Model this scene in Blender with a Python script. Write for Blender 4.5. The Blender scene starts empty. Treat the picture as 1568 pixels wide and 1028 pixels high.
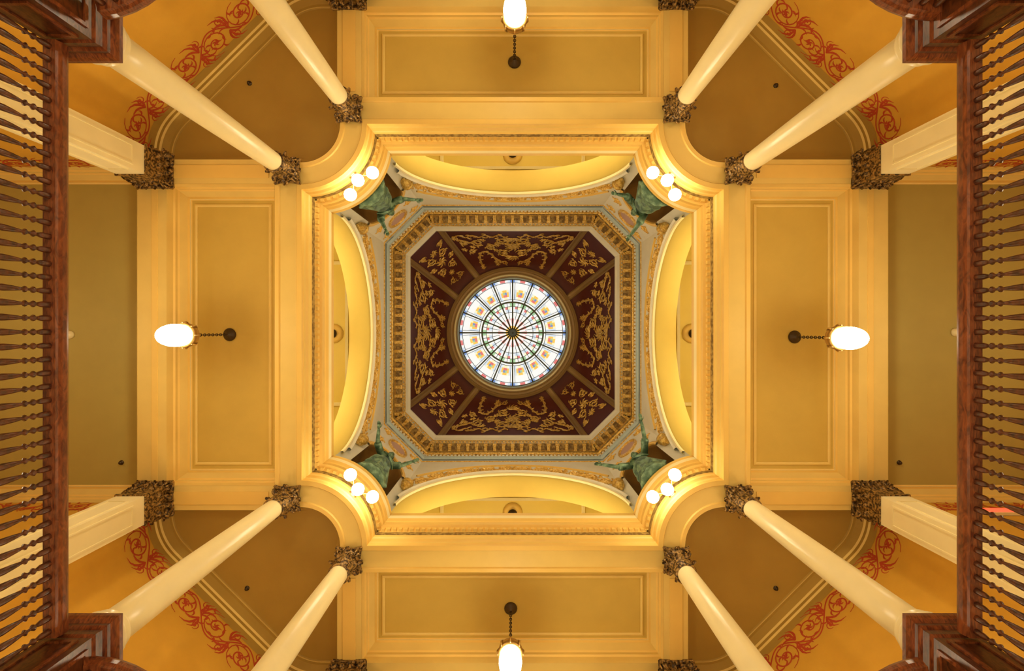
import bpy, bmesh, math, random
from math import pi, sin, cos, sqrt, atan2, radians
from mathutils import Vector, Matrix
random.seed(4)
S=bpy.context.scene
# ------------------------------------------------------------------ materials
def M(name,col,rough=.5,metal=0,var=.08,scale=2.5,bump=0.0,emit=0,col2=None,bscale=40,ecol=None):
    m=bpy.data.materials.new(name); m.use_nodes=True
    nt=m.node_tree; b=nt.nodes['Principled BSDF']
    tc=nt.nodes.new('ShaderNodeTexCoord'); no=nt.nodes.new('ShaderNodeTexNoise')
    no.inputs['Scale'].default_value=scale; no.inputs['Detail'].default_value=4
    nt.links.new(tc.outputs['Object'],no.inputs['Vector'])
    mx=nt.nodes.new('ShaderNodeMix'); mx.data_type='RGBA'
    c1=[max(0,c*(1-var)) for c in col]; c2=[min(1,c*(1+var)) for c in col] if col2 is None else col2
    mx.inputs[6].default_value=(*c1,1) if col2 is None else (*col,1); mx.inputs[7].default_value=(*c2,1)
    if col2 is not None:
        r=nt.nodes.new('ShaderNodeValToRGB'); r.color_ramp.elements[0].position=.42; r.color_ramp.elements[1].position=.6
        nt.links.new(no.outputs['Fac'],r.inputs['Fac']); nt.links.new(r.outputs['Color'],mx.inputs[0])
    else: nt.links.new(no.outputs['Fac'],mx.inputs[0])
    nt.links.new(mx.outputs[2],b.inputs['Base Color'])
    b.inputs['Roughness'].default_value=rough; b.inputs['Metallic'].default_value=metal
    if rough>.35 and metal==0: b.inputs['Specular IOR Level'].default_value=.25
    if bump:
        n2=nt.nodes.new('ShaderNodeTexNoise'); n2.inputs['Scale'].default_value=bscale
        nt.links.new(tc.outputs['Object'],n2.inputs['Vector'])
        bp=nt.nodes.new('ShaderNodeBump'); bp.inputs['Strength'].default_value=bump; bp.inputs['Distance'].default_value=.02
        nt.links.new(n2.outputs['Fac'],bp.inputs['Height']); nt.links.new(bp.outputs['Normal'],b.inputs['Normal'])
    if emit:
        b.inputs['Emission Color'].default_value=(*(ecol or col),1); b.inputs['Emission Strength'].default_value=emit
        if name.startswith('glass') or name.startswith('exit'): m.cycles.emission_sampling='NONE'
    return m
def WOOD(name,c1,c2):
    m=bpy.data.materials.new(name); m.use_nodes=True; nt=m.node_tree; b=nt.nodes['Principled BSDF']
    tc=nt.nodes.new('ShaderNodeTexCoord'); mp=nt.nodes.new('ShaderNodeMapping'); mp.inputs['Scale'].default_value=(14,2.2,5)
    no=nt.nodes.new('ShaderNodeTexNoise'); no.inputs['Scale'].default_value=3; no.inputs['Detail'].default_value=8; no.inputs['Distortion'].default_value=1.2
    r=nt.nodes.new('ShaderNodeValToRGB'); r.color_ramp.elements[0].color=(*c1,1); r.color_ramp.elements[1].color=(*c2,1)
    r.color_ramp.elements[0].position=.35; r.color_ramp.elements[1].position=.68
    nt.links.new(tc.outputs['Object'],mp.inputs['Vector']); nt.links.new(mp.outputs[0],no.inputs['Vector'])
    nt.links.new(no.outputs['Fac'],r.inputs['Fac']); nt.links.new(r.outputs['Color'],b.inputs['Base Color'])
    b.inputs['Roughness'].default_value=.28
    return m
cream =M('cream_enamel',(.92,.81,.46),.28)
gold_p=M('gold_paint',(.86,.58,.15),.38,var=.05)
beamy =M('beam_yellow',(.80,.58,.17),.42)
ceilm =M('ceiling_ochre',(.62,.42,.085),.6,bump=.05)
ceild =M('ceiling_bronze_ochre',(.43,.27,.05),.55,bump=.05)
olive =M('ceiling_olive',(.48,.38,.10),.6)
orange=M('wall_orange_paint',(.66,.36,.04),.6,bump=.05,var=.12)
red   =M('stencil_red',(.46,.06,.015),.6)
bronze=M('capital_bronze',(.05,.026,.009),.35,.3,scale=22,col2=(.42,.25,.07),bump=.4)
white =M('plaster_white',(.82,.80,.70),.5)
cyan  =M('plaster_bluegrey',(.50,.62,.66),.5)
gild  =M('gilding',(.66,.38,.06),.35,.3,scale=20,col2=(.90,.66,.22))
friez =M('frieze_umber',(.20,.12,.035),.45,scale=12,col2=(.46,.32,.10),bump=.3)
maroon=M('dome_maroon',(.115,.022,.010),.5,var=.2,bump=.1)
rib   =M('dome_rib_bronze',(.34,.21,.07),.4,.2)
yell  =M('gallery_yellow',(.80,.61,.14),.5,var=.04)
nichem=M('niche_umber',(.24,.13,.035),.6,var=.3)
patina=M('patina_bronze',(.07,.14,.09),.45,.3,scale=7,col2=(.22,.36,.24),bump=.2)
brass =M('aged_brass',(.55,.36,.12),.3,.8,scale=15)
dark  =M('dark_iron',(.07,.045,.02),.4,.6)
came  =M('lead_came',(.13,.14,.08),.4,.3)
wood  =WOOD('mahogany_rail',(.085,.018,.006),(.26,.070,.018))
woodd =WOOD('mahogany_dark',(.04,.011,.004),(.14,.038,.010))
marble=M('marble_floor',(.75,.70,.60),.3,scale=1.2,col2=(.62,.56,.46))
globe =M('opal_globe',(1,.9,.7),.3,emit=54,ecol=(1,.85,.57))
globes=M('opal_globe_small',(1,.9,.7),.3,emit=24,ecol=(1,.85,.57))
exitm =M('exit_red',(.9,.05,.02),.4,emit=3)
gw=M('glass_white',(.8,.85,.9),.3,emit=.80,ecol=(.88,.95,1)); gy=M('glass_amber',(.9,.5,.1),.3,emit=.78,ecol=(1,.60,.12))
gp=M('glass_rose',(.8,.2,.25),.3,emit=.6,ecol=(.85,.26,.26)); gb=M('glass_blue',(.2,.4,.9),.3,emit=.6,ecol=(.20,.34,.80))
gc=M('glass_cream',(.9,.9,.6),.3,emit=.78,ecol=(1,.92,.62)); gg=M('glass_green',(.4,.8,.4),.3,emit=.6,ecol=(.42,.72,.48))
gl=M('glass_pale_blue',(.6,.75,.9),.3,emit=.75,ecol=(.60,.78,1))
rosem=M('medallion_rose',(.55,.36,.30),.5)
# ------------------------------------------------------------------ mesh builder
class MB:
    def __init__(s,xf=None): s.v=[];s.f=[];s.m=[];s.s=[];s.mats=[];s.xf=xf
    def mi(s,m):
        if m not in s.mats: s.mats.append(m)
        return s.mats.index(m)
    def add(s,vs,fs,m,sm=False):
        o=len(s.v)
        for p in vs:
            p=s.xf(p) if s.xf else p
            s.v.append(tuple(p))
        for i,f in enumerate(fs):
            s.f.append([o+k for k in f]); s.m.append(s.mi(m[i] if isinstance(m,list) else m)); s.s.append(sm)
    def box(s,a,b,m,R=None,o=(0,0,0)):
        vs=[Vector((x,y,z)) for x in(a[0],b[0]) for y in(a[1],b[1]) for z in(a[2],b[2])]
        if R is not None: vs=[R@v for v in vs]
        vs=[v+Vector(o) for v in vs]
        s.add(vs,[(0,1,3,2),(4,6,7,5),(0,4,5,1),(2,3,7,6),(0,2,6,4),(1,5,7,3)],m)
    def grid(s,P,m,sm=True,cu=False):
        n=len(P);k=len(P[0]); vs=[p for r in P for p in r]; fs=[]
        for i in range(n if cu else n-1):
            for j in range(k-1):
                a=i*k+j;b=((i+1)%n)*k+j; fs.append((a,b,b+1,a+1))
        s.add(vs,fs,m,sm)
    def lathe(s,prof,c,m,seg=24,sm=True,R=None):
        P=[]
        for i in range(seg):
            a=2*pi*i/seg; row=[]
            for r,z in prof:
                v=Vector((r*cos(a),r*sin(a),z))
                if R is not None: v=R@v
                row.append(v+Vector(c))
            P.append(row)
        s.grid(P,m,sm,True)
    def sweep(s,pts,prof,mats,closed=True,flip=False,sm=False):
        nr=normals(pts,closed,flip); n=len(pts);k=len(prof)
        vs=[(pts[i][0]+nr[i][0]*d,pts[i][1]+nr[i][1]*d,z) for i in range(n) for d,z in prof]
        fs=[];mm=[]
        for i in range(n if closed else n-1):
            for j in range(k-1):
                a=i*k+j;b=((i+1)%n)*k+j; fs.append((a,b,b+1,a+1)); mm.append(mats[j] if isinstance(mats,list) else mats)
        s.add(vs,fs,mm,sm)
    def tube(s,pts,r,m,seg=8,closed=False,caps=True):
        pts=[Vector(p) for p in pts]; n=len(pts); rr=r if isinstance(r,(list,tuple)) else [r]*n
        P=[];up=Vector((0,0,1))
        for i,p in enumerate(pts):
            a=pts[(i-1)%n] if (closed or i>0) else p; b=pts[(i+1)%n] if (closed or i<n-1) else p
            t=(b-a).normalized() if (b-a).length>1e-9 else Vector((0,0,1))
            if i==0:
                up=Vector((0,0,1)) if abs(t.z)<.9 else Vector((1,0,0))
            x=t.cross(up)
            if x.length<1e-5: x=t.cross(Vector((0,1,0)))
            x.normalize(); y=x.cross(t).normalized(); up=y
            P.append([p+x*cos(q*2*pi/seg)*rr[i]+y*sin(q*2*pi/seg)*rr[i] for q in range(seg+1)])
        if caps and not closed:
            P=[[pts[0]]*(seg+1)]+P+[[pts[-1]]*(seg+1)]
        s.grid(P,m,True,closed)
    def sphere(s,c,r,m,seg=20,rings=12,sc=(1,1,1)):
        prof=[(r*sin(pi*i/rings),-r*cos(pi*i/rings)) for i in range(rings+1)]
        s.lathe(prof,c,m,seg,True,Matrix.Diagonal(sc))
    def ribbon(s,pts,w,mapf,m,h=.012,closed=False):
        n=len(pts); rows=[]
        for i in range(n):
            a=pts[max(i-1,0)];b=pts[min(i+1,n-1)]
            dx,dy=b[0]-a[0],b[1]-a[1]; L=sqrt(dx*dx+dy*dy) or 1
            nx,ny=-dy/L,dx/L; ww=(w[i] if isinstance(w,(list,tuple)) else w)/2
            u,v=pts[i]
            rows.append([mapf(u+nx*ww,v+ny*ww,.004),mapf(u,v,h),mapf(u-nx*ww,v-ny*ww,.004)])
        s.grid(rows,m,False)
    def obj(s,name,parent=None,loc=None):
        me=bpy.data.meshes.new(name); me.from_pydata(s.v,[],s.f)
        for m in s.mats: me.materials.append(m)
        me.polygons.foreach_set('material_index',s.m); me.polygons.foreach_set('use_smooth',s.s); me.update()
        bm=bmesh.new(); bm.from_mesh(me); bmesh.ops.remove_doubles(bm,verts=bm.verts,dist=1e-5)
        bmesh.ops.recalc_face_normals(bm,faces=bm.faces); bm.to_mesh(me); bm.free()
        o=bpy.data.objects.new(name,me); S.collection.objects.link(o)
        if parent: o.parent=parent
        return o
def empty(name,loc=(0,0,0)):
    e=bpy.data.objects.new(name,None); S.collection.objects.link(e); e.location=loc; e.empty_display_size=.1; return e
def normals(pts,closed,flip=False):
    n=len(pts); A=sum(pts[i][0]*pts[(i+1)%n][1]-pts[(i+1)%n][0]*pts[i][1] for i in range(n))
    sg=1 if A>0 else -1
    if flip: sg=-sg
    out=[]
    def en(a,b):
        dx,dy=b[0]-a[0],b[1]-a[1];L=sqrt(dx*dx+dy*dy) or 1; return (-dy/L*sg,dx/L*sg)
    for i in range(n):
        if closed or 0<i<n-1:
            n1=en(pts[i-1],pts[i]);n2=en(pts[i],pts[(i+1)%n])
        elif i==0: n1=n2=en(pts[0],pts[1])
        else: n1=n2=en(pts[-2],pts[-1])
        k=1+n1[0]*n2[0]+n1[1]*n2[1]; k=max(k,.3)
        out.append(((n1[0]+n2[0])/k,(n1[1]+n2[1])/k))
    return out
def rotk(k):
    c,s=[(1,0),(0,1),(-1,0),(0,-1)][k]
    return lambda p:(c*p[0]-s*p[1],s*p[0]+c*p[1],p[2])
def ringpath(E,R,seg=16):
    base=[(-(E-R),-E),(E-R,-E)]+[(E+R*cos(pi-pi/2*i/seg),-E+R*sin(pi-pi/2*i/seg)) for i in range(1,seg)]
    out=[]
    for k in range(4):
        f=rotk(k)
        for p in base: q=f((p[0],p[1],0)); out.append((q[0],q[1]))
    return out
def fillet(p0,p1,p2,r,n=8):
    a=Vector(p0);b=Vector(p1);c=Vector(p2); u=(a-b).normalized();v=(c-b).normalized()
    ang=u.angle(v); t=r/math.tan(ang/2); s=b+u*t;e=b+v*t; cen=b+(u+v).normalized()*(r/sin(ang/2))
    a0=atan2(s.y-cen.y,s.x-cen.x);a1=atan2(e.y-cen.y,e.x-cen.x); d=(a1-a0+pi)%(2*pi)-pi
    return [(cen.x+r*cos(a0+d*i/n),cen.y+r*sin(a0+d*i/n)) for i in range(n+1)]
# ------------------------------------------------------------------ scroll ornament
def spiral(cx,cy,r,a0,turns,d=1,n=22):
    return [(cx+r*(1-.82*i/n)*cos(a0+d*turns*2*pi*i/n),cy+r*(1-.82*i/n)*sin(a0+d*turns*2*pi*i/n)) for i in range(n+1)]
def taper(n,w,e=.35): return [w*(e+(1-e)*sin(pi*min(1,.15+.85*(1-i/(n-1))) )**.6) if n>1 else w for i in range(n)]
def leaf(x,y,a,L,w):
    pts=[];ws=[]
    for i in range(6):
        t=i/5; b=a+.7*t*t
        pts.append((x+L*t*cos(b),y+L*t*sin(b))); ws.append(w*max(.06,sin(pi*(t*.85+.12))))
    return pts,ws
def leafy(st,step,L,w,out,ph=0):
    acc=0;sd=1
    for i in range(1,len(st)):
        dx,dy=st[i][0]-st[i-1][0],st[i][1]-st[i-1][1]; acc+=sqrt(dx*dx+dy*dy)
        if acc>step:
            acc=0; a=atan2(dy,dx)+sd*.9; sd=-sd; out.append(leaf(st[i][0],st[i][1],a,L,w))
def vine(L,amp,n,w,fat=1.0):
    out=[]; N=n*14
    main=[(L*i/N,amp*.6*sin(pi*n*i/N)) for i in range(N+1)]; out.append((main,w))
    for k in range(n):
        cx=L*(k+.5)/n; sg=1 if k%2==0 else -1; r=min(amp*.78,L/n*.42)
        cy=-sg*amp*.14
        sp=spiral(cx,cy,r,(-sg)*pi*.5,1.7,sg,30)
        out.append((sp,taper(len(sp),w*1.05)))
        leafy(sp,r*.5,r*.42,w*1.6*fat,out)
        for dd in(-1,1):
            t2=spiral(cx+dd*r*1.02,sg*amp*.62,r*.30,sg*pi/2,1.3,dd*sg,14); out.append((t2,taper(len(t2),w*.85)))
        for q in range(3): out.append(leaf(L*(k)/n,0,pi/2*sg+(q-1)*.7,amp*.55,w*1.7*fat))
        for q in range(5): out.append(leaf(cx,cy,q*1.26,r*.26,w*1.3))
    return out
# ------------------------------------------------------------------ dims
E=4.33;R0=1.34; CZ=10.5; CE=11.0; CA=4.61; CB=3.35; PX=7.3; PY=7.02; FZ=4.3; ZB=-.9; XW=12.5
OH=4.1; OC=2.9
# ------------------------------------------------------------------ floor, gallery slab
mb=MB(); mb.box((-XW-.2,-XW-.2,ZB-.2),(XW+.2,XW+.2,ZB),marble); mb.obj('floor')
mb=MB()
ip=ringpath(4.56,1.25)
op=[]
for x,y in ip:
    k=(XW)/max(abs(x),abs(y)); op.append((x*k,y*k))
n=len(ip)
for z in(FZ-.35,FZ):
    mb.add([(x,y,z) for x,y in ip]+[(x,y,z) for x,y in op],[(i,(i+1)%n,n+(i+1)%n,n+i) for i in range(n)],ceilm if z<FZ else marble)
mb.sweep(ip,[(0,FZ-.35),(.03,FZ-.3),(.03,FZ-.05),(0,FZ)],beamy)
mb.obj('gallery_floor')
# ------------------------------------------------------------------ entablature
mb=MB(); ep=ringpath(E,R0)
prof=[(-.55,11.0),(-.55,10.5),(-.47,10.5),(-.45,10.53),(-.12,10.53),(-.10,10.5),(0,10.5),(0,10.63),(.025,10.65),(.025,10.80),(.05,10.83),(.065,10.88),(.065,11.04),(.11,11.19),(.17,11.20),(.17,11.33),(.19,11.36),(.22,11.44),(.25,11.53),(.25,11.68),(.20,11.74),(-.4,11.76)]
mm=[beamy,gold_p,gold_p,beamy,gold_p,gold_p,gold_p,beamy,gold_p,beamy,gold_p,friez,gold_p,gold_p,gold_p,gold_p,gold_p,cream,gold_p,cream,beamy]
mb.sweep(ep,prof,mm)
def along(pts,step,closed=True):
    out=[];n=len(pts)
    for i in range(n if closed else n-1):
        a=Vector(pts[i]);b=Vector(pts[(i+1)%n]);L=(b-a).length;k=max(1,round(L/step))
        for j in range(k):
            out.append((a+(b-a)*((j+.5)/k),atan2((b-a).y,(b-a).x)))
    return out
for p,a in along(ep,.125):
    R=Matrix.Rotation(a,3,'Z'); mb.box((-.033,.05,11.05),(.033,.125,11.16),gold_p,R,(p.x,p.y,0))
mb.obj('trim_entablature')
# ------------------------------------------------------------------ ceilings + beams
mb=MB()
def q(pts,z,m): mb.add([(x,y,z) for x,y in pts],[list(range(len(pts)))],m)
for k,(P) in enumerate((PY,PX,PY,PX)):
    mb.xf=rotk(k)
    q([(-3.3,-4.6),(3.3,-4.6),(3.3,-P),(-3.3,-P)],CE,ceilm)
    q([(-3.6,-P),(3.6,-P),(3.6,-XW),(-3.6,-XW)],CE,olive)
mb.xf=None
for sx in(1,-1):
    for sy in(1,-1):
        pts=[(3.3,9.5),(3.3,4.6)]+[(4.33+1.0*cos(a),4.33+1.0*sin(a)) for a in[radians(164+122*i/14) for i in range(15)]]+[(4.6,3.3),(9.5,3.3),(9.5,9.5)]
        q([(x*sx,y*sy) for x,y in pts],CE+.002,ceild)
mb.obj('ceiling')
crown=[(.003,10.5),(.003,10.70),(.04,10.72),(.04,10.79),(.07,10.82),(.12,10.90),(.15,10.95),(.20,10.95),(.20,10.98),(.22,10.999)]
crm=[beamy,gold_p,beamy,gold_p,beamy,beamy,gold_p,cream,gold_p]
mb=MB()
for k,P in enumerate((PY,PX,PY,PX)):
    mb.xf=rotk(k); B=P-(.28 if k%2==0 else .2); D=P+(.3 if k%2==0 else .4)
    mb.sweep([(-3.1,-4.88),(3.1,-4.88),(3.1,-B),(-3.1,-B)],crown,crm)
    mb.sweep([(-2.80,-5.17),(2.80,-5.17),(2.80,-B+.28),(-2.80,-B+.28)],[(0,CE),(.0,CE-.02),(.03,CE-.035),(.06,CE-.02),(.06,CE)],beamy)
    mb.sweep([(-3.45,-D),(3.45,-D),(3.45,-XW),(-3.45,-XW)],crown,crm)
    mb.box((-3.6,-D,10.505),(3.6,-B,11.05),beamy)
    mb.box((-3.3,-P-.1,10.49),(3.3,-B-.18,10.51),gold_p)
    for sx in(1,-1):
        mb.box((min(sx*3.1,sx*3.6),-P,10.503),(max(sx*3.1,sx*3.6),-4.75,11.05),beamy)
        mb.box((min(sx*3.22,sx*3.48),-P+.3,10.49),(max(sx*3.22,sx*3.48),-5.0,10.51),gold_p)
mb.obj('trim_ceiling_beams')
# corner walls
def cornerwall():
    a=(3.4,PY+.2);A=(11.8-(PY+.2),PY+.2);B=(PX+.2,11.8-(PX+.2));b=(PX+.2,3.4)
    return [a]+fillet(a,A,B,1.2)+fillet(A,B,b,1.2)+[b]
cw=cornerwall()
names={(1,1):'southeast',(1,-1):'northeast',(-1,1):'southwest',(-1,-1):'northwest'}
trim=MB()
for (sx,sy),nm in names.items():
    mb=MB(lambda p:(p[0]*sx,p[1]*sy,p[2]))
    mb.sweep(cw,[(0,ZB),(0,11.05)],orange,closed=False,sm=True)
    L=[0]
    for i in range(1,len(cw)): L.append(L[-1]+(Vector(cw[i])-Vector(cw[i-1])).length)
    cen=Vector((4.3,4.3))
    def wm(u,v,h):
        u=max(0,min(L[-1]-1e-4,u))
        i=max(j for j in range(len(L)) if L[j]<=u); t=(u-L[i])/(L[i+1]-L[i])
        p=Vector(cw[i]).lerp(Vector(cw[i+1]),t); e=(Vector(cw[i+1])-Vector(cw[i])).normalized(); nn=Vector((e.y,-e.x))
        if nn.dot(cen-p)<0: nn=-nn
        return (p.x+nn.x*h,p.y+nn.y*h,v)
    tot=L[-1]; u0=.40; nn_=7; seg=(tot-2*u0)/nn_
    def putstroke(st,f,m=red,h=.008): mb.ribbon(st[0],st[1],f,m,h)
    for st in vine(tot-2*u0,.42,nn_,.030,.8): putstroke(st,lambda u,v,h:wm(u0+u,10.2+v,h))
    for k in range(nn_+1):
        for sd in(1,-1):
            for qn in range(3):
                putstroke(leaf(0,0,pi/2*sd+(qn-1)*.5,.42-.08*abs(qn-1),.05),lambda u,v,h:wm(u0+k*seg+u,10.2+v+sd*.06,h))
    mb.obj('wall_'+nm)
    arc=[(4.33+.79*cos(a),4.33+.79*sin(a)) for a in[radians(-67.7-134.6*i/14) for i in range(15)]]
    path=[(3.6,4.95)]+[(3.6,cw[0][1])]+cw[1:-1]+[(cw[-1][0],3.6),(4.95,3.6)]+arc
    trim.xf=mb.xf; c2=[(d,z) for d,z in crown[1:]]
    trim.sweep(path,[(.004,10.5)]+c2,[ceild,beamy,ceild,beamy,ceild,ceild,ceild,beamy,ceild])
trim.xf=None; trim.obj('trim_corner_cornice')
for k,(P,nm) in enumerate(((PY,'north'),(PX,'east'),(PY,'south'),(PX,'west'))):
    mb=MB(rotk(k))
    for sx in(1,-1):
        a,b=sorted((sx*3.45,sx*3.6)); mb.box((a,-XW,ZB),(b,-P-.2,11.05),orange)
        for st in vine(4.2,.3,7,.028):
            mb.ribbon(st[0],st[1],lambda u,v,h:(sx*(3.45-h),-P-.5-u,10.25+v),red,.008)
    mb.box((-3.6,-XW-.2,ZB),(3.6,-XW,11.05),orange)
    mb.obj('wall_'+nm)
# ------------------------------------------------------------------ capitals, columns
def capital(mb,cx,cy,z0,z1,r,sq=False):
    H=z1-z0
    def leafm(px,py,a,zb,h,w,out):
        ca,sa=cos(a),sin(a); rows=[]
        for i in range(9):
            t=i/8
            if t<.72: o=out*.25*t+.01; z=zb+h*t/.72*.95
            else:
                b=(t-.72)/.28*2.6; o=out*.18+.01+out*.42*(1-cos(b)); z=zb+h*.95+h*.16*sin(b)
            ww=w*(.55+.5*sin(pi*min(1,t*1.05)))*(1-.35*t)*(1+.18*(i%2))
            rows.append([(px+ca*(o-abs(j)*.012)-sa*ww*j/2,py+sa*(o-abs(j)*.012)+ca*ww*j/2,z-abs(j)*.012) for j in(-1,-.5,0,.5,1)])
        mb.grid(rows,bronze,True)
    if not sq:
        mb.lathe([(r*.9,z0-.03),(r+.025,z0-.03),(r+.04,z0),(r+.025,z0+.03),(r,z0+.03),(r*.98,z0+H*.5),(r*1.25,z0+H*.85),(r*1.3,z0+H*.88)],(cx,cy,0),bronze,24)
        for i in range(8): a=pi/4*i+pi/8; leafm(cx+r*cos(a),cy+r*sin(a),a,z0+.03,H*.38,r*.85,r*.8)
        for i in range(8): a=pi/4*i; leafm(cx+r*cos(a),cy+r*sin(a),a,z0+.1,H*.58,r*.8,r*.9)
    else:
        mb.box((cx-r,cy-r,z0-.03),(cx+r,cy+r,z1-.06),bronze)
        mb.box((cx-r-.03,cy-r-.03,z0-.05),(cx+r+.03,cy+r+.03,z0),bronze)
        for i in range(4):
            a=pi/2*i;ca,sa=cos(a),sin(a)
            for o in(-.66,0,.66): leafm(cx+ca*r-sa*o*r,cy+sa*r+ca*o*r,a,z0+.02,H*.38,r*.62,r*.5)
            for o in(-.95,-.33,.33,.95): leafm(cx+ca*r-sa*o*r,cy+sa*r+ca*o*r,a,z0+.1,H*.58,r*.55,r*.55)
    d=r*(1.32 if not sq else 1.5); br=r*(.95 if not sq else 1.05)
    for i in range(4):
        a=pi/4+pi/2*i; ca,sa=cos(a),sin(a)
        for side in(-1,1):
            pts=[(cx+ca*br*.9,cy+sa*br*.9,z0+H*.5)]
            for (rr_,zz) in spiral(0,0,.095,pi*.75,1.35,-1,16):
                pts.append((cx+ca*(d+rr_)-sa*side*.03,cy+sa*(d+rr_)+ca*side*.03,z1-.155+zz))
            mb.tube(pts,[.016]+[.024-.0008*k for k in range(len(pts)-1)],bronze,6)
        mb.sphere((cx+ca*d,cy+sa*d,z1-.155),.035,bronze,8,6)
    A=r*(1.62 if not sq else 1.38); pts=[]
    for i in range(4):
        a=pi/2*i
        for j in range(9):
            t=-.9+1.8*j/8; o=A*(1-.16*(1-t*t)) if not sq else A*(1-.05*(1-t*t))
            pts.append((cx+cos(a)*o-sin(a)*t*A,cy+sin(a)*o+cos(a)*t*A))
    mb.sweep(pts,[(.5*A,z1-.08),(.03,z1-.075),(.03,z1-.05),(0,z1-.04),(0,z1),(.5*A,z1)],bronze)
    for i in range(4):
        a=pi/2*i; o=A*.88
        mb.sphere((cx+cos(a)*o,cy+sin(a)*o,z1-.07),.05,bronze,8,6)
for sx in(1,-1):
    for sy in(1,-1):
        for (x,y) in((CA*sx,CB*sy),(CB*sx,CA*sy)):
            mb=MB(); z0=5.64
            pr=[(.0,z0),(.27,z0),(.27,z0+.05),(.285,z0+.08),(.285,z0+.11),(.25,z0+.14),(.235,z0+.16),(.25,z0+.2),(.24,z0+.23),(.215,z0+.26)]
            for i in range(13):
                t=i/12; pr.append((.207-.034*t**1.6,z0+.27+(9.86-z0-.27)*t))
            mb.lathe(pr,(x,y,0),cream,40)
            capital(mb,x,y,9.87,10.497,.175)
            mb.obj('column')
            mb=MB(); h=.25
            sqp=[(x-h,y-h),(x+h,y-h),(x+h,y+h),(x-h,y+h)]
            mb.sweep(sqp,[(-.06,FZ),(-.06,FZ+.16),(-.03,FZ+.2),(0,FZ+.24),(0,5.3),(-.02,5.33),(-.02,5.37),(0,5.39),(0,5.44),(-.03,5.47),(-.03,5.51),(-.06,5.54),(-.075,5.58),(-.075,5.63),(.25,5.64)],
                     [woodd,wood,wood,woodd,wood,woodd,wood,woodd,wood,woodd,wood,wood,wood,wood])
            for i in range(4):
                R=Matrix.Rotation(pi/2*i,3,'Z')
                for a,b in(((-.17,h-.0,4.68),(.17,h+.02,4.72)),((-.17,h,5.2),(.17,h+.02,5.24)),((-.17,h,4.72),(-.13,h+.02,5.2)),((.13,h,4.72),(.17,h+.02,5.2))):
                    mb.box(a,b,wood,R,(x,y,0))
            mb.obj('column_pedestal')
        for (x,y) in((PX*sx,CB*sy),(CB*sx,PY*sy)):
            mb=MB(); h=.27
            sqp=[(x-h,y-h),(x+h,y-h),(x+h,y+h),(x-h,y+h)]
            mb.sweep(sqp,[(-.06,FZ),(-.06,FZ+.3),(0,FZ+.36),(0,9.8)],cream)
            for i in range(4):
                R=Matrix.Rotation(pi/2*i,3,'Z')
                for a,b in(((-.19,h,9.45),(.19,h+.015,9.48)),((-.19,h,5),(-.16,h+.015,9.45)),((.16,h,5),(.19,h+.015,9.45))):
                    mb.box(a,b,cream,R,(x,y,0))
            capital(mb,x,y,9.82,10.502,h,True)
            mb.obj('pilaster')
# ------------------------------------------------------------------ balustrades
balp=[(.022,.0),(.030,.02),(.030,.07),(.017,.1),(.024,.13),(.015,.16),(.028,.24),(.034,.32),(.026,.42),(.014,.52),(.032,.54),(.013,.57),(.013,.6),(.034,.63),(.014,.66),(.026,.70),(.030,.72),(.030,.82)]
def rail(mb,pts,width=.17):
    w=width/2
    prof=[(-w*.75,5.19),(-w*.8,5.22),(-w,5.25),(-w,5.30),(-w*.8,5.34),(-w*.4,5.365),(w*.4,5.365),(w*.8,5.34),(w,5.30),(w,5.25),(w*.8,5.22),(w*.75,5.19),(-w*.75,5.19)]
    mb.sweep(pts,prof,wood,closed=False,sm=False)
    mb.sweep(pts,[(-.06,4.33),(-.06,4.41),(.06,4.41),(.06,4.33)],woodd,closed=False)
    for p,a in along(pts,.139,False): mb.lathe([(r,4.4+z*.98) for r,z in balp],(p.x,p.y,0),woodd,10)
for k in range(4):
    mb=MB(rotk(k)); rail(mb,[(-3.04,-4.70),(3.04,-4.70)]); mb.obj('balustrade')
    mb=MB(rotk(k)); pts=[(4.36+.98*cos(radians(a)),-4.36+.98*sin(radians(a))) for a in [172-8.2*i for i in range(0,20)] if 91-4<a<180]
    rail(mb,pts); mb.obj('balustrade')
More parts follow.
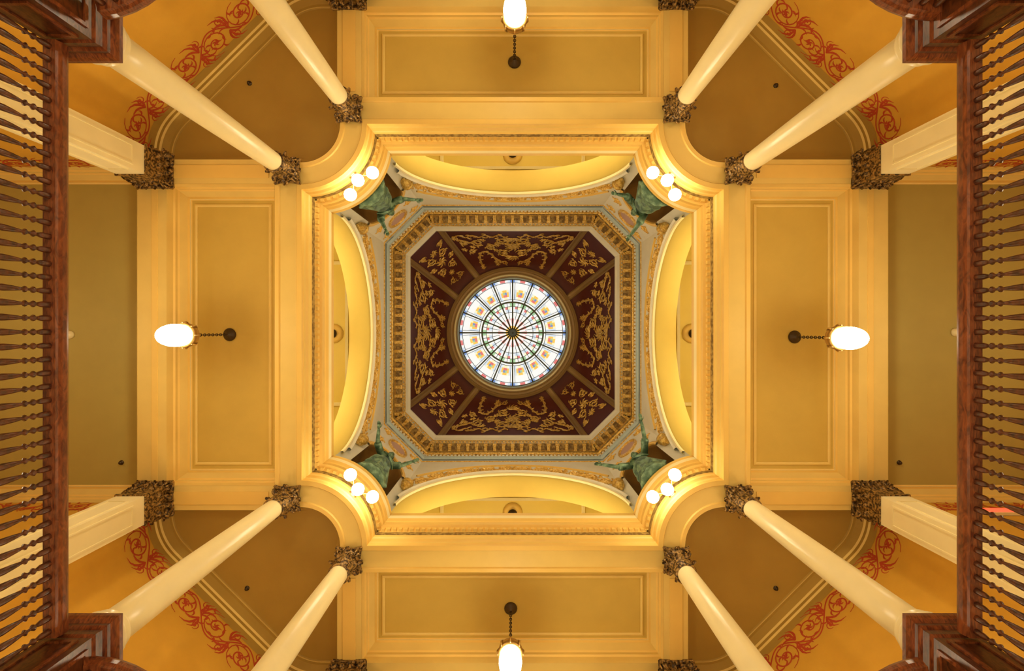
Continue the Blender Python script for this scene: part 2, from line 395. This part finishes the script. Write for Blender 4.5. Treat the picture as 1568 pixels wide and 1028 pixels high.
# ------------------------------------------------------------------ arches + upper gallery
AR=2.8;AZ=12.0;ZT=16.65
sn=['north','east','south','west']
for k in range(4):
    mb=MB(rotk(k))
    th=sorted([pi*i/48 for i in range(49)]+[atan2(ZT-AZ,OC),pi-atan2(ZT-AZ,OC)])
    inn=[];out=[]
    for t in th:
        inn.append((AR*cos(t),AZ+AR*sin(t)))
        c=abs(cos(t));s_=sin(t); d=min(OC/c if c>1e-6 else 99,(ZT-AZ)/s_ if s_>1e-6 else 99); out.append((d*cos(t),AZ+d*s_))
    mb.grid([[(a[0],-OH,a[1]),(b[0],-OH,b[1])] for a,b in zip(inn,out)],white,False)
    for sx in(1,-1): mb.add([(sx*AR,-OH,11.7),(sx*OC,-OH,11.7),(sx*OC,-OH,AZ),(sx*AR,-OH,AZ)],[(0,1,2,3)],white)
    full=[(AR,11.7)]+inn+[(-AR,11.7)]
    mb.grid([[(x,-OH,z),(x,-4.72,z)] for x,z in full],yell,True)
    mb.add([(-3.6,-4.72,15.6),(3.6,-4.72,15.6),(3.6,-8,15.6),(-3.6,-8,15.6)],[(0,1,2,3)],yell)
    mb.add([(-3.6,-8,11.7),(3.6,-8,11.7),(3.6,-8,15.6),(-3.6,-8,15.6)],[(0,1,2,3)],yell)
    for sx in(1,-1): mb.add([(sx*3.6,-4.72,11.7),(sx*3.6,-8,11.7),(sx*3.6,-8,15.6),(sx*3.6,-4.72,15.6)],[(0,1,2,3)],yell)
    mb.add([(-3.6,-4.2,11.7),(3.6,-4.2,11.7),(3.6,-8,11.7),(-3.6,-8,11.7)],[(0,1,2,3)],marble)
    mb.obj('wall_arch_'+sn[k])
    mb=MB(rotk(k))
    def arcring(r0,r1,pr,m,t0=0,t1=180):
        rows=[]
        for i in range(61):
            t=radians(t0+(t1-t0)*i/60)
            rows.append([(r*cos(t),-OH+h,AZ+r*sin(t)) for r,h in((r0,0),(r0,pr),((r0+r1)/2,pr*1.3),(r1,pr),(r1,0))])
        mb.grid(rows,m,False)
    arcring(2.79,2.86,.06,cream,4,176); arcring(2.86,2.95,.10,white,12,168); arcring(2.95,3.0,.05,cyan,14,166)
    arcring(3.78,3.84,.04,gold_p,44,136)
    for st in vine(radians(108)*3.4,.34,12,.045,1.5):
        mb.ribbon(st[0],st[1],lambda u,v,h:((3.38+v)*cos(radians(36)+u/3.4),-OH+h,AZ+(3.38+v)*sin(radians(36)+u/3.4)),gild,.05)
    mb.lathe([(0,0),(.28,0),(.3,-.03),(.2,-.06),(.12,-.1),(0,-.12)],(0,-5.45,15.6),gold_p,24)
    mb.sweep([(-2.2,-5.0),(2.2,-5.0),(2.2,-7.6),(-2.2,-7.6)],[(0,15.6),(0,15.55),(.08,15.53),(.1,15.6)],cream)
    mb.obj('trim_arch')
    f=rotk(k); 
    C=Vector((3.5,-3.5)); t_=Vector((1,1)).normalized(); o_=Vector((1,-1)).normalized(); hw=(OH-OC)*sqrt(2)/2
    def nx(u,dpt,z): return f((C.x+t_.x*u+o_.x*dpt,C.y+t_.y*u+o_.y*dpt,z))
    mb=MB(); NR=.62;NZ=14.0
    th=sorted([pi*i/32 for i in range(33)]+[atan2(ZT-NZ,hw),pi-atan2(ZT-NZ,hw)]); rows=[]
    for t in th:
        c=abs(cos(t));s_=sin(t); d=min(hw/c if c>1e-6 else 99,(ZT-NZ)/s_ if s_>1e-6 else 99)
        rows.append([nx(NR*cos(t),0,NZ+NR*sin(t)),nx(d*cos(t),0,NZ+d*s_)])
    mb.grid(rows,white,False)
    for sx in(1,-1): mb.add([nx(sx*NR,0,11.7),nx(sx*hw,0,11.7),nx(sx*hw,0,NZ),nx(sx*NR,0,NZ)],[(0,1,2,3)],white)
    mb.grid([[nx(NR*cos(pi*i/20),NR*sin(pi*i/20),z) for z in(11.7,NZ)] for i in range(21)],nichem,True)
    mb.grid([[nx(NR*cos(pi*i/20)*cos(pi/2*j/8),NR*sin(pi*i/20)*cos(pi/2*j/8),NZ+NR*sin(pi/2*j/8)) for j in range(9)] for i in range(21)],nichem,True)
    mb.add([nx(-.66,.7,11.78),nx(.66,.7,11.78),nx(.5,-.22,11.78),nx(-.5,-.22,11.78)],[(0,1,2,3)],beamy)
    mb.obj('wall_niche_'+['northeast','southeast','southwest','northwest'][k])
    mb=MB()
    rows=[]
    for i in range(41):
        t=pi*i/40; rows.append([nx(r*cos(t),-h,NZ+r*sin(t)) for r,h in((.62,0),(.62,.05),(.67,.07),(.74,.04),(.74,0))])
    mb.grid(rows,gold_p,False)
    def oval(a,b,h0,m,zc=15.55):
        rows=[]
        for i in range(33):
            t=2*pi*i/32; rows.append([nx(a*s*cos(t),-h,zc+b*s*sin(t)) for s,h in((1,0),(1,h0),(.85,h0*1.3),(.78,.01))])
        mb.grid(rows,m,False)
    oval(.36,.42,.05,gild)
    mb.add([nx(.28*cos(2*pi*i/24),-.015,15.55+.33*sin(2*pi*i/24)) for i in range(24)],[list(range(24))],rosem)
    for sd in(1,-1):
        for zc in(15.1,16.0):
            sp=spiral(sd*.58,zc,.16,0,1.4,sd); mb.ribbon(sp,.035,lambda u,v,h:nx(u,-h,v),gild,.03)
            for st in (leaf(sd*.58,zc,q_*1.3,.2,.05) for q_ in range(4)): mb.ribbon(st[0],st[1],lambda u,v,h:nx(u,-h,v),gild,.03)
        p=nx(sd*(hw-.0),-.09,0)
        mb.lathe([(0,13.3),(.04,13.32),(.03,13.38),(.1,13.46),(.14,13.56),(.13,13.64),(.08,13.68),(.15,13.72),(.17,13.78),(.12,13.84),(0,13.86)],(p[0],p[1],0),gild,16)
    mb.obj('trim_niche')
# ------------------------------------------------------------------ drum cornice
octp=[(-OC,-OH),(OC,-OH),(OH,-OC),(OH,OC),(OC,OH),(-OC,OH),(-OH,OC),(-OH,-OC)]
mb=MB()
mb.sweep(octp,[(0,16.3),(.03,16.34),(.03,16.42),(.0,16.46),(0,16.62),(.06,16.66),(.08,16.74),(.08,16.82),(.03,16.86),(.03,17.2),(.08,17.24),(.10,17.34),(.10,17.52),(.32,17.56),(.34,17.62),(.34,17.74),(.38,17.80),(.44,17.92),(.50,17.98),(.50,18.08),(.3,18.12),(.15,18.12)],
   [gild,cyan,gild,white,cyan,cyan,gild,cyan,friez,gild,friez,gild,friez,gild,cyan,gild,white,white,white,cream,rib])
for p,a in along(octp,.30):
    R=Matrix.Rotation(a,3,'Z'); o=(p.x,p.y,0)
    mb.box((-.05,.08,17.36),(.05,.30,17.55),gild,R,o); mb.box((-.065,.26,17.42),(.065,.33,17.56),gild,R,o)
    mb.sphere(Vector(o)+R@Vector((.15,.06,17.03)),.06,gild,8,6)
    for dx in(-.07,.07): mb.sphere(Vector(o)+R@Vector((dx,.05,17.03)),.045,gild,8,6)
for p,a in along(octp,.12):
    R=Matrix.Rotation(a,3,'Z'); mb.box((-.035,.07,16.75),(.035,.11,16.82),white,R,(p.x,p.y,0)); mb.box((-.03,.33,17.63),(.03,.37,17.72),gild,R,(p.x,p.y,0))
mb.obj('trim_drum_cornice')
# ------------------------------------------------------------------ dome
CR=2.69;DZ0=18.1;DZ1=21.5
va=[32,58,122,148,212,238,302,328]
oh=3.78; oc=2.9*3.78/4.1-.05
ov=[(oh,oc),(oc,oh),(-oc,oh),(-oh,oc),(-oh,-oc),(-oc,-oh),(oc,-oh),(oh,-oc)]
def dome(i,s,t,h=0):
    def P(s,t):
        a=Vector(ov[i]).lerp(Vector(ov[(i+1)%8]),s); a0=va[i];a1=va[(i+1)%8]
        if a1<a0:a1+=360
        an=radians(a0+(a1-a0)*s); c=Vector((CR*cos(an),CR*sin(an))); w=1-cos(t*pi/2)
        p=a.lerp(c,w); return Vector((p.x,p.y,DZ0+(DZ1-DZ0)*sin(t*pi/2)))
    p=P(s,t)
    if h:
        du=P(min(1,s+.01),t)-P(max(0,s-.01),t); dv=P(s,min(1,t+.01))-P(s,max(0,t-.01)); n=du.cross(dv).normalized()
        if n.x*p.x+n.y*p.y+n.z*2>0: n=-n
        p=p+n*h
    return tuple(p)
mb=MB()
for i in range(8):
    mb.grid([[dome(i,a/16,b/16) for b in range(17)] for a in range(17)],maroon,True)
mb.obj('ceiling_dome')
mb=MB()
def strokes_big():
    o=[]
    for q_ in range(9): o.append(leaf(0,1.85,q_*.7,.34,.12))
    for q_ in range(7): o.append(leaf(0,1.15,pi/2+(q_-3)*.5,.36,.10)); o.append(leaf(0,2.6,pi/2+(q_-3)*.5,.40,.11))
    half=[]
    for sp in (spiral(.40,1.35,.26,pi*.9,1.5,-1,26),spiral(.40,2.35,.28,pi*1.1,1.5,1,26),spiral(.88,1.85,.24,pi,1.5,1,26),spiral(1.35,1.45,.24,pi*.7,1.5,-1,26),spiral(1.85,1.45,.2,pi,1.4,1),spiral(.78,2.95,.18,0,1.4,1),spiral(1.75,2.05,.16,pi*1.5,1.3,-1),spiral(.42,3.1,.16,pi,1.4,-1)):
        half.append((sp,taper(len(sp),.085))); leafy(sp,.13,.16,.075,half)
    U=[(1.25+.42*cos(pi+pi*i/16),3.2-1.05*sin(pi*i/16)) for i in range(17)]
    half.append((U,.10)); leafy(U,.10,.16,.08,half)
    for x in(.83,1.67): 
        for q_ in range(5): half.append(leaf(x,3.2,q_*1.26,.16,.09))
    V=[(.15+2.0*i/30,.93+.09*sin(i*.9)) for i in range(31)]; half.append((V,.07)); leafy(V,.11,.18,.08,half)
    for x,y in((.2,1.6),(.7,2.1),(1.6,1.75),(.6,1.65),(1.12,1.25),(2.05,1.15),(2.0,1.9)):
        for q_ in range(5): half.append(leaf(x,y,q_*1.26,.13,.075))
    for st,w in half: o.append((st,w)); o.append(([(-x,y) for x,y in st],w))
    return o
def strokes_small():
    o=[]
    for q_ in range(7): o.append(leaf(0,1.8,q_*.9,.24,.09)); o.append(leaf(0,2.55,q_*.9,.15,.07)); o.append(leaf(0,1.15,q_*.9,.18,.07))
    half=[]
    for sp in(spiral(.28,1.4,.2,pi*.9,1.5,-1),spiral(.28,2.25,.19,pi*1.1,1.5,1),spiral(.22,2.9,.15,pi,1.4,-1),spiral(.42,.98,.14,pi,1.4,1),spiral(.5,1.85,.12,pi,1.4,1)):
        half.append((sp,taper(len(sp),.068))); leafy(sp,.10,.13,.068,half)
    for st,w in half: o.append((st,w)); o.append(([(-x,y) for x,y in st],w))
    return o
SB=strokes_big();SS=strokes_small()
for i in range(8):
    big=(i%2==1)
    for st,w in (SB if big else SS):
        den=4.7 if big else 1.55
        mb.ribbon(st,w,lambda u,v,h:dome(i,max(.01,min(.99,.5+u/den)),max(0,min(1,v/3.7)),h+.012),gild,.035)
    rows=[]
    for b in range(25):
        t=b/24; c=Vector(dome(i,0,t)); d=Vector(dome(i,.03 if big else .08,t))-c; e=Vector(dome((i-1)%8,.97 if not big else .92,t))-c
        d.normalize();e.normalize(); hh=Vector((-c.x,-c.y,-1.6)).normalized(); w=.13
        rows.append([tuple(c+e*w),tuple(c+e*w+hh*.05),tuple(c+e*w*.6+hh*.09),tuple(c+hh*.07),tuple(c+d*w*.6+hh*.09),tuple(c+d*w+hh*.05),tuple(c+d*w)])
    mb.grid(rows,rib,False)
mb.lathe([(2.75,21.35),(2.66,21.33),(2.62,21.36),(2.6,21.42),(2.52,21.42),(2.48,21.46),(2.42,21.46),(2.38,21.50),(2.32,21.50),(2.28,21.56),(2.28,21.7)],(0,0,0),rib,96,False)
mb.lathe([(2.46,21.455),(2.44,21.41),(2.39,21.41),(2.37,21.455)],(0,0,0),cream,96,False)
mb.lathe([(2.33,21.5),(2.31,21.46),(2.28,21.46),(2.26,21.5)],(0,0,0),cyan,96,False)
mb.obj('trim_dome_ribs')
# ------------------------------------------------------------------ skylight
mb=MB()
def gz(r): return 21.6+.55*(1-(r/2.3)**2)
def pane(r0,r1,a0,a1,m):
    mb.add([(r*cos(a),r*sin(a),gz(r)) for r,a in((r0,a0),(r1,a0),(r1,(a0+a1)/2),(r1,a1),(r0,a1),(r0,(a0+a1)/2))],[(0,1,2,3,4,5)],m)
NS=16; da=2*pi/NS
GM={'w':gw,'p':gp,'y':gy,'c':gc,'b':gb,'g':gg,'l':gl}
for i in range(NS):
    a=i*da
    rr=[1.31,1.42,1.54,1.64,1.74,1.84,2.14,2.28]
    pat=["wwwwwwww","wlwccwlw","wlyppylw","wlygbylw","wlcyyclw","wwwwwwww","blwppwlb"]
    for b in range(7):
        for c in range(8): pane(rr[b],rr[b+1],a+da*c/8,a+da*(c+1)/8,GM[pat[b][c]])
    r2=[.14,.3,.62,.9,1.02,1.14,1.31]; pat2=["yyyy","pwwp","wwww","wllw","wpcw","gwwg"]
    for b in range(6):
        for c in range(4): pane(r2[b],r2[b+1],a+da*c/4,a+da*(c+1)/4,GM[pat2[b][c]])
for i in range(NS):
    a=i*da; mb.tube([(r*cos(a),r*sin(a),gz(r)-.02) for r in(.1,.6,1.1,1.6,2.3)],.030,came,6)
    a+=da/2; mb.tube([(r*cos(a),r*sin(a),gz(r)-.01) for r in(.55,.9,1.31)],.010,came,4)
for r,w in((.16,.035),(.88,.012),(1.13,.011),(1.31,.036),(1.42,.012),(2.12,.012),(2.27,.04)):
    mb.tube([(r*cos(2*pi*i/64),r*sin(2*pi*i/64),gz(r)-.02) for i in range(64)],w,came,6,closed=True)
for i in range(NS):
    for f0 in(1/8,7/8):
        a=(i+f0)*da; mb.tube([(r*cos(a),r*sin(a),gz(r)-.01) for r in(1.42,2.12)],.009,came,4)
mb.lathe([(0,21.9),(.05,21.92),(.06,22.0),(.13,22.04),(.17,22.1),(.17,22.16)],(0,0,0),came,20)
mb.obj('stained_glass_skylight')
# ------------------------------------------------------------------ lamps
def pendant(name,x,y,zc,zg,sc=1.0):
    e=empty(name,(x,y,zc)); mb=MB()
    L=lambda z:z-zc
    mb.lathe([(0,0),(.13,0),(.14,-.02),(.12,-.05),(.06,-.08),(.03,-.12),(0,-.13)],(0,0,0),dark,20)
    z=-.12; zt=L(zg+.66*sc); i=0
    while z>zt:
        a=pi/2*(i%2); pts=[(.024*cos(t)*cos(a),.024*cos(t)*sin(a),z-.035+.045*sin(t)) for t in[2*pi*j/10 for j in range(10)]]
        mb.tube(pts,.009,dark,5,closed=True); z-=.068;i+=1
    mb.obj(name+'_chain',e)
    mb=MB(); g=L(zg)
    mb.lathe([(0,g+.70*sc),(.03,g+.66*sc),(.02,g+.62*sc),(.05,g+.58*sc),(.07,g+.52*sc),(.1,g+.47*sc),(.17,g+.42*sc),(.215*sc,g+.34*sc),(.225*sc,g+.28*sc),(.215*sc,g+.22*sc),(.235*sc,g+.20*sc),(.225*sc,g+.15*sc),(.19*sc,g+.15*sc)],(0,0,0),brass,28)
    for j in range(8):
        a=pi/4*j; mb.tube([(.2*cos(a),.2*sin(a),g+.38),(.25*cos(a),.25*sin(a),g+.29),(.235*cos(a),.235*sin(a),g+.16)],.014,brass,5)
    mb.obj(name+'_fitter',e)
    mb=MB(); pr=[]
    for i in range(13):
        t=pi*i/12; r=.205*sin(t)**.8 if 0<i<12 else 0; zz=-.38*cos(t)
        r*=(1.0+.12*(zz/.36)); pr.append((r*sc,g-.08+zz*sc))
    mb.lathe(pr,(0,0,0),globe,18); mb.obj(name+'_globe',e)
    return e
for k,(dx) in enumerate(((0.04,-5.85),(6.05,.05),(-.04,5.88),(-6.07,0))):
    pendant('pendant_lamp',dx[0],dx[1],10.998,9.24)
for k in range(4):
    p=rotk(k)((0,-5.45,0)); pendant('pendant_lamp',p[0],p[1],15.48,13.1)
def sconce(k):
    f=rotk(k); x,y,_=f((3.37,-3.37,0)); e=empty('wall_sconce',(x,y,10.8)); 
    o=Vector(f((-1,1,0))).normalized(); t=Vector((-o.y,o.x,0)); Z=Vector((0,0,1))
    W=lambda a,b,c:tuple(t*a+o*b+Z*c)
    mb=MB(); R=Matrix((t,o,Z)).transposed()
    mb.lathe([(0,.06),(.06,.05),(.09,.02),(.1,0),(.1,-.03)],(0,0,0),brass,18,True,R@Matrix.Rotation(-pi/2,3,'X'))
    for a in(-.32,0,.32):
        fw=.38 if a else .28
        pts=[W(a*q_,.02+(fw-.02)*q_ +.05*sin(q_*pi),-.05*sin(pi*q_)*2-.13*q_+.0) for q_ in[i/8 for i in range(9)]]
        mb.tube(pts,.016,brass,6)
        mb.lathe([(0,.06),(.03,.05),(.05,.02),(.075,-.01),(.085,-.05),(.07,-.05)],W(a,fw,-.13),brass,14)
        sp=[W(a*.5+.09*cos(q_),.2,-.02+.09*sin(q_)) for q_ in[i/12*5 for i in range(13)]]; mb.tube(sp,.009,brass,5)
    mb.obj('bracket',e)
    mb=MB()
    for a in(-.32,0,.32): mb.sphere(W(a,.38 if a else .28,-.30),.130,globes,14,8)
    mb.obj('globes',e)
for k in range(4): sconce(k)
# ------------------------------------------------------------------ statues
def skin(name,V,Ed,mat,sub=2):
    me=bpy.data.meshes.new(name); me.from_pydata([v[0] for v in V],Ed,[]); o=bpy.data.objects.new(name,me); S.collection.objects.link(o)
    md=o.modifiers.new('s','SKIN'); sl=me.skin_vertices[0].data
    for i,v in enumerate(V): sl[i].radius=(v[1],v[1] if len(v)<3 else v[2]); sl[i].use_root=(i==0)
    md.use_smooth_shade=True
    s2=o.modifiers.new('b','SUBSURF'); s2.levels=sub; s2.render_levels=sub
    me.materials.append(mat); return o
def statue(k,lh,rh,tilt=0,twist=0,knee=1):
    f=rotk(k); c=f((3.38,-3.38,0)); e=empty('bronze_statue',(c[0],c[1],11.78))
    o=Vector(f((-1,1,0))).normalized(); ang=atan2(o.y,o.x)-pi/2
    e.rotation_euler=(0,0,ang+twist); e.scale=(1.2,)*3
    mb=MB(); mb.lathe([(0,0),(.36,0),(.36,.04),(.32,.07),(.3,.15),(.34,.18),(.34,.22),(0,.22)],(0,0,0),patina,12,False); mb.obj('plinth',e)
    B=.22
    sh=1.43+B; el=lambda s,h:tuple((Vector(s)+Vector(h))/2+Vector((0,-.03,-.10)))
    LS=(.19,.0,sh);RS=(-.19,.0,sh)
    le=el(LS,lh);re=el(RS,rh)
    V=[((0,0,.95+B),.15,.12),((0,.01,1.1+B),.12,.1),((0,.015,1.28+B),.155,.11),((0,0,1.42+B),.12,.09),((0,.0,1.5+B),.055),((0,.015,1.57+B),.05),
       (LS,.075),(le,.055),(lh,.036),(RS,.075),(re,.055),(rh,.036),
       ((.10,.02,.85+B),.11),((.12,.12*knee,.48+B),.08),((.12,.02,.08+B),.045),((.12,.16,.03+B),.035),
       ((-.10,0,.85+B),.11),((-.11,.04,.48+B),.075),((-.11,-.02,.08+B),.045),((-.11,.12,.03+B),.035)]
    Ed=[(0,1),(1,2),(2,3),(3,4),(4,5),(3,6),(6,7),(7,8),(3,9),(9,10),(10,11),(0,12),(12,13),(13,14),(14,15),(0,16),(16,17),(17,18),(18,19)]
    b=skin('body',V,Ed,patina); b.parent=e
    mb=MB()
    hc=Vector((0,.03,1.68+B)); rows=[]
    for i in range(24):
        a=2*pi*i/24; row=[]
        for j in range(17):
            t=pi*j/16; x=.078*sin(t)*cos(a); y=.098*sin(t)*sin(a); z=-.125*cos(t)
            if z<0: x*=1+.9*z; y*=1+.5*z*(1 if y<0 else .2)
            if y>0:
                w=max(0,1-abs(x)/.022)
                if -.05<z<.02: y+=.028*w*(1-(z+.05)/.07)
                if .0<z<.03: y-=.012*max(0,1-abs(abs(x)-.032)/.02)
                if -.08<z<-.06: y+=.008*max(0,1-abs(x)/.03)
            row.append(hc+Vector((x,y,z)))
        rows.append(row)
    mb.grid(rows,patina,True,True)
    for sx in(1,-1): mb.sphere(hc+Vector((sx*.08,-.005,-.01)),.025,patina,8,6,(.5,.8,1.2))
    rows=[[hc+Vector(((.09+.006*cos(9*2*pi*i/36))*sin(t)*cos(2*pi*i/36),(.108+.006*cos(9*2*pi*i/36))*sin(t)*sin(2*pi*i/36)-.022,.135*cos(t)+.012)) for t in[pi*.62*j/9 for j in range(10)]] for i in range(36)]
    mb.grid(rows,patina,True,True); mb.sphere(hc+Vector((0,-.14,.02)),.05,patina,12,8)
    rows=[]
    for i in range(72):
        a=2*pi*i/72; row=[]
        for j in range(13):
            t=j/12; z=(1.12-1.08*t)+B; rr=.135+.20*t**.8
            fold=.03*t*(cos(9*a+1.5*sin(3*t+a))+.6*cos(17*a+2*t))
            kx=.07*sin(pi*min(1,t*1.5))*max(0,cos(a-radians(60)))*knee
            row.append(Vector(((rr+fold+kx)*cos(a)*1.05,(rr+fold+kx)*sin(a)*.9,z)))
        row.append(Vector((0,0,.06+B)))
        rows.append(row)
    mb.grid(rows,patina,True,True)
    for q_ in range(7):
        u=q_/6; pts=[(.17-.06*u-.34*s_,.13*sin(pi*(.15+.7*s_))+.02,1.46+B-.42*s_-.06*u) for s_ in[i/10 for i in range(11)]]
        mb.tube(pts,[.012+.012*sin(pi*i/10) for i in range(11)],patina,6)
    rows=[]
    for i in range(17):
        u=-1+2*i/16; row=[]
        for j in range(13):
            t=j/12; row.append(Vector((u*(.2+.16*t)+.02*sin(9*t+u*3),-.13-.06*t-.03*cos(u*9)*t-.04*(1-u*u),1.47+B-1.15*t)))
        rows.append(row)
    mb.grid(rows,patina,True)
    for s_,m_,h_ in((LS,le,lh),(RS,re,rh)):
        s_,m_,h_=Vector(s_),Vector(m_),Vector(h_); pts=[s_.lerp(m_,i/6) for i in range(7)]
        mb.tube([tuple(p) for p in pts],[.085,.08,.085,.08,.085,.088,.075],patina,10)
        d=(h_-m_).normalized(); X=d.cross(Vector((0,0,1))).normalized(); N=X.cross(d)
        mb.tube([tuple(h_-d*.01),tuple(h_+d*.04),tuple(h_+d*.085)],[.028,.038,.032],patina,8)
        for q_,Lf in((-1.5,.065),(-.5,.08),(.5,.085),(1.5,.075)):
            b0=h_+d*.075+X*q_*.017; mb.tube([tuple(b0),tuple(b0+d*Lf*.5+X*q_*.004),tuple(b0+d*Lf*.85-N*.018),tuple(b0+d*Lf-N*.035)],[.011,.010,.009,.006],patina,6)
        b0=h_+d*.02-X*.03; mb.tube([tuple(b0),tuple(b0+d*.03-X*.03),tuple(b0+d*.065-X*.035-N*.01)],[.013,.011,.008],patina,6)
    mb.obj('drapery_and_head',e)
    return e
statue(1,(.66,.52,1.60),(-.66,.55,1.72),knee=1)
statue(0,(.30,.60,1.50),(-.55,.25,1.25),knee=1)
statue(3,(.60,.30,1.75),(-.35,.42,1.35),knee=.8)
statue(2,(.62,.40,1.55),(-.45,.30,1.90),knee=1)
# ------------------------------------------------------------------ small ceiling things
for x,y in((9.5,-.05),(-9.5,0)):
    mb=MB(); mb.lathe([(0,11),(.09,11),(.09,10.96),(.07,10.93),(.05,10.88),(0,10.86)],(x,y,0),cream,20); mb.obj('smoke_detector')
for x,y in((5.65,5.45),(-5.7,5.45),(5.65,-5.35),(-5.65,-5.4),(8.3,2.75),(-8.4,2.75)):
    mb=MB(); mb.lathe([(0,11),(.05,11),(.05,10.985),(.015,10.98),(.015,10.95),(.03,10.945),(.03,10.94),(0,10.935)],(x,y,0),dark,14); mb.obj('sprinkler_head')
mb=MB(); mb.box((9.1,3.38,9.75),(9.7,3.44,9.98),cream); mb.box((9.13,3.365,9.78),(9.67,3.381,9.95),exitm); mb.obj('exit_sign')
# ------------------------------------------------------------------ lights
def pl(x,y,z,p,r=.25,c=(1,.86,.60)):  # bare fill light, added without any fixture
    l=bpy.data.lights.new('fill_light','POINT'); l.energy=p; l.color=c; l.shadow_soft_size=r
    o=bpy.data.objects.new('fill_light',l); o.location=(x,y,z); S.collection.objects.link(o)
for sx in(1,-1):
    for sy in(1,-1):
        pl(sx*3,sy*3,.6,240,.6); pl(sx*6.1,sy*5.3,5.6,95,.3,(1,.82,.50))  # added fill: low in the rotunda, and in the gallery corners
for x in(10.5,-10.5): pl(x,0,8,75,.3)  # added fill in the side corridors, no fixture there
for k in range(4):
    p=rotk(k)((0,-6.4,12.6)); pl(p[0],p[1],p[2],65,.3,(1,.86,.58))  # added fill behind each arch, brightens soffit and upper gallery
w=bpy.data.worlds.new('world'); S.world=w; w.use_nodes=True
w.node_tree.nodes['Background'].inputs[0].default_value=(.9,.75,.5,1); w.node_tree.nodes['Background'].inputs[1].default_value=.05
S.view_settings.view_transform='Standard'
# ------------------------------------------------------------------ camera
cam=bpy.data.cameras.new('camera'); cam.sensor_width=36; cam.lens=18; cam.clip_start=.05; cam.shift_y=-.0045; cam.shift_x=-.0006
co=bpy.data.objects.new('camera',cam); co.rotation_euler=(pi,0,0); co.location=(0,-.08,0); S.collection.objects.link(co); S.camera=co
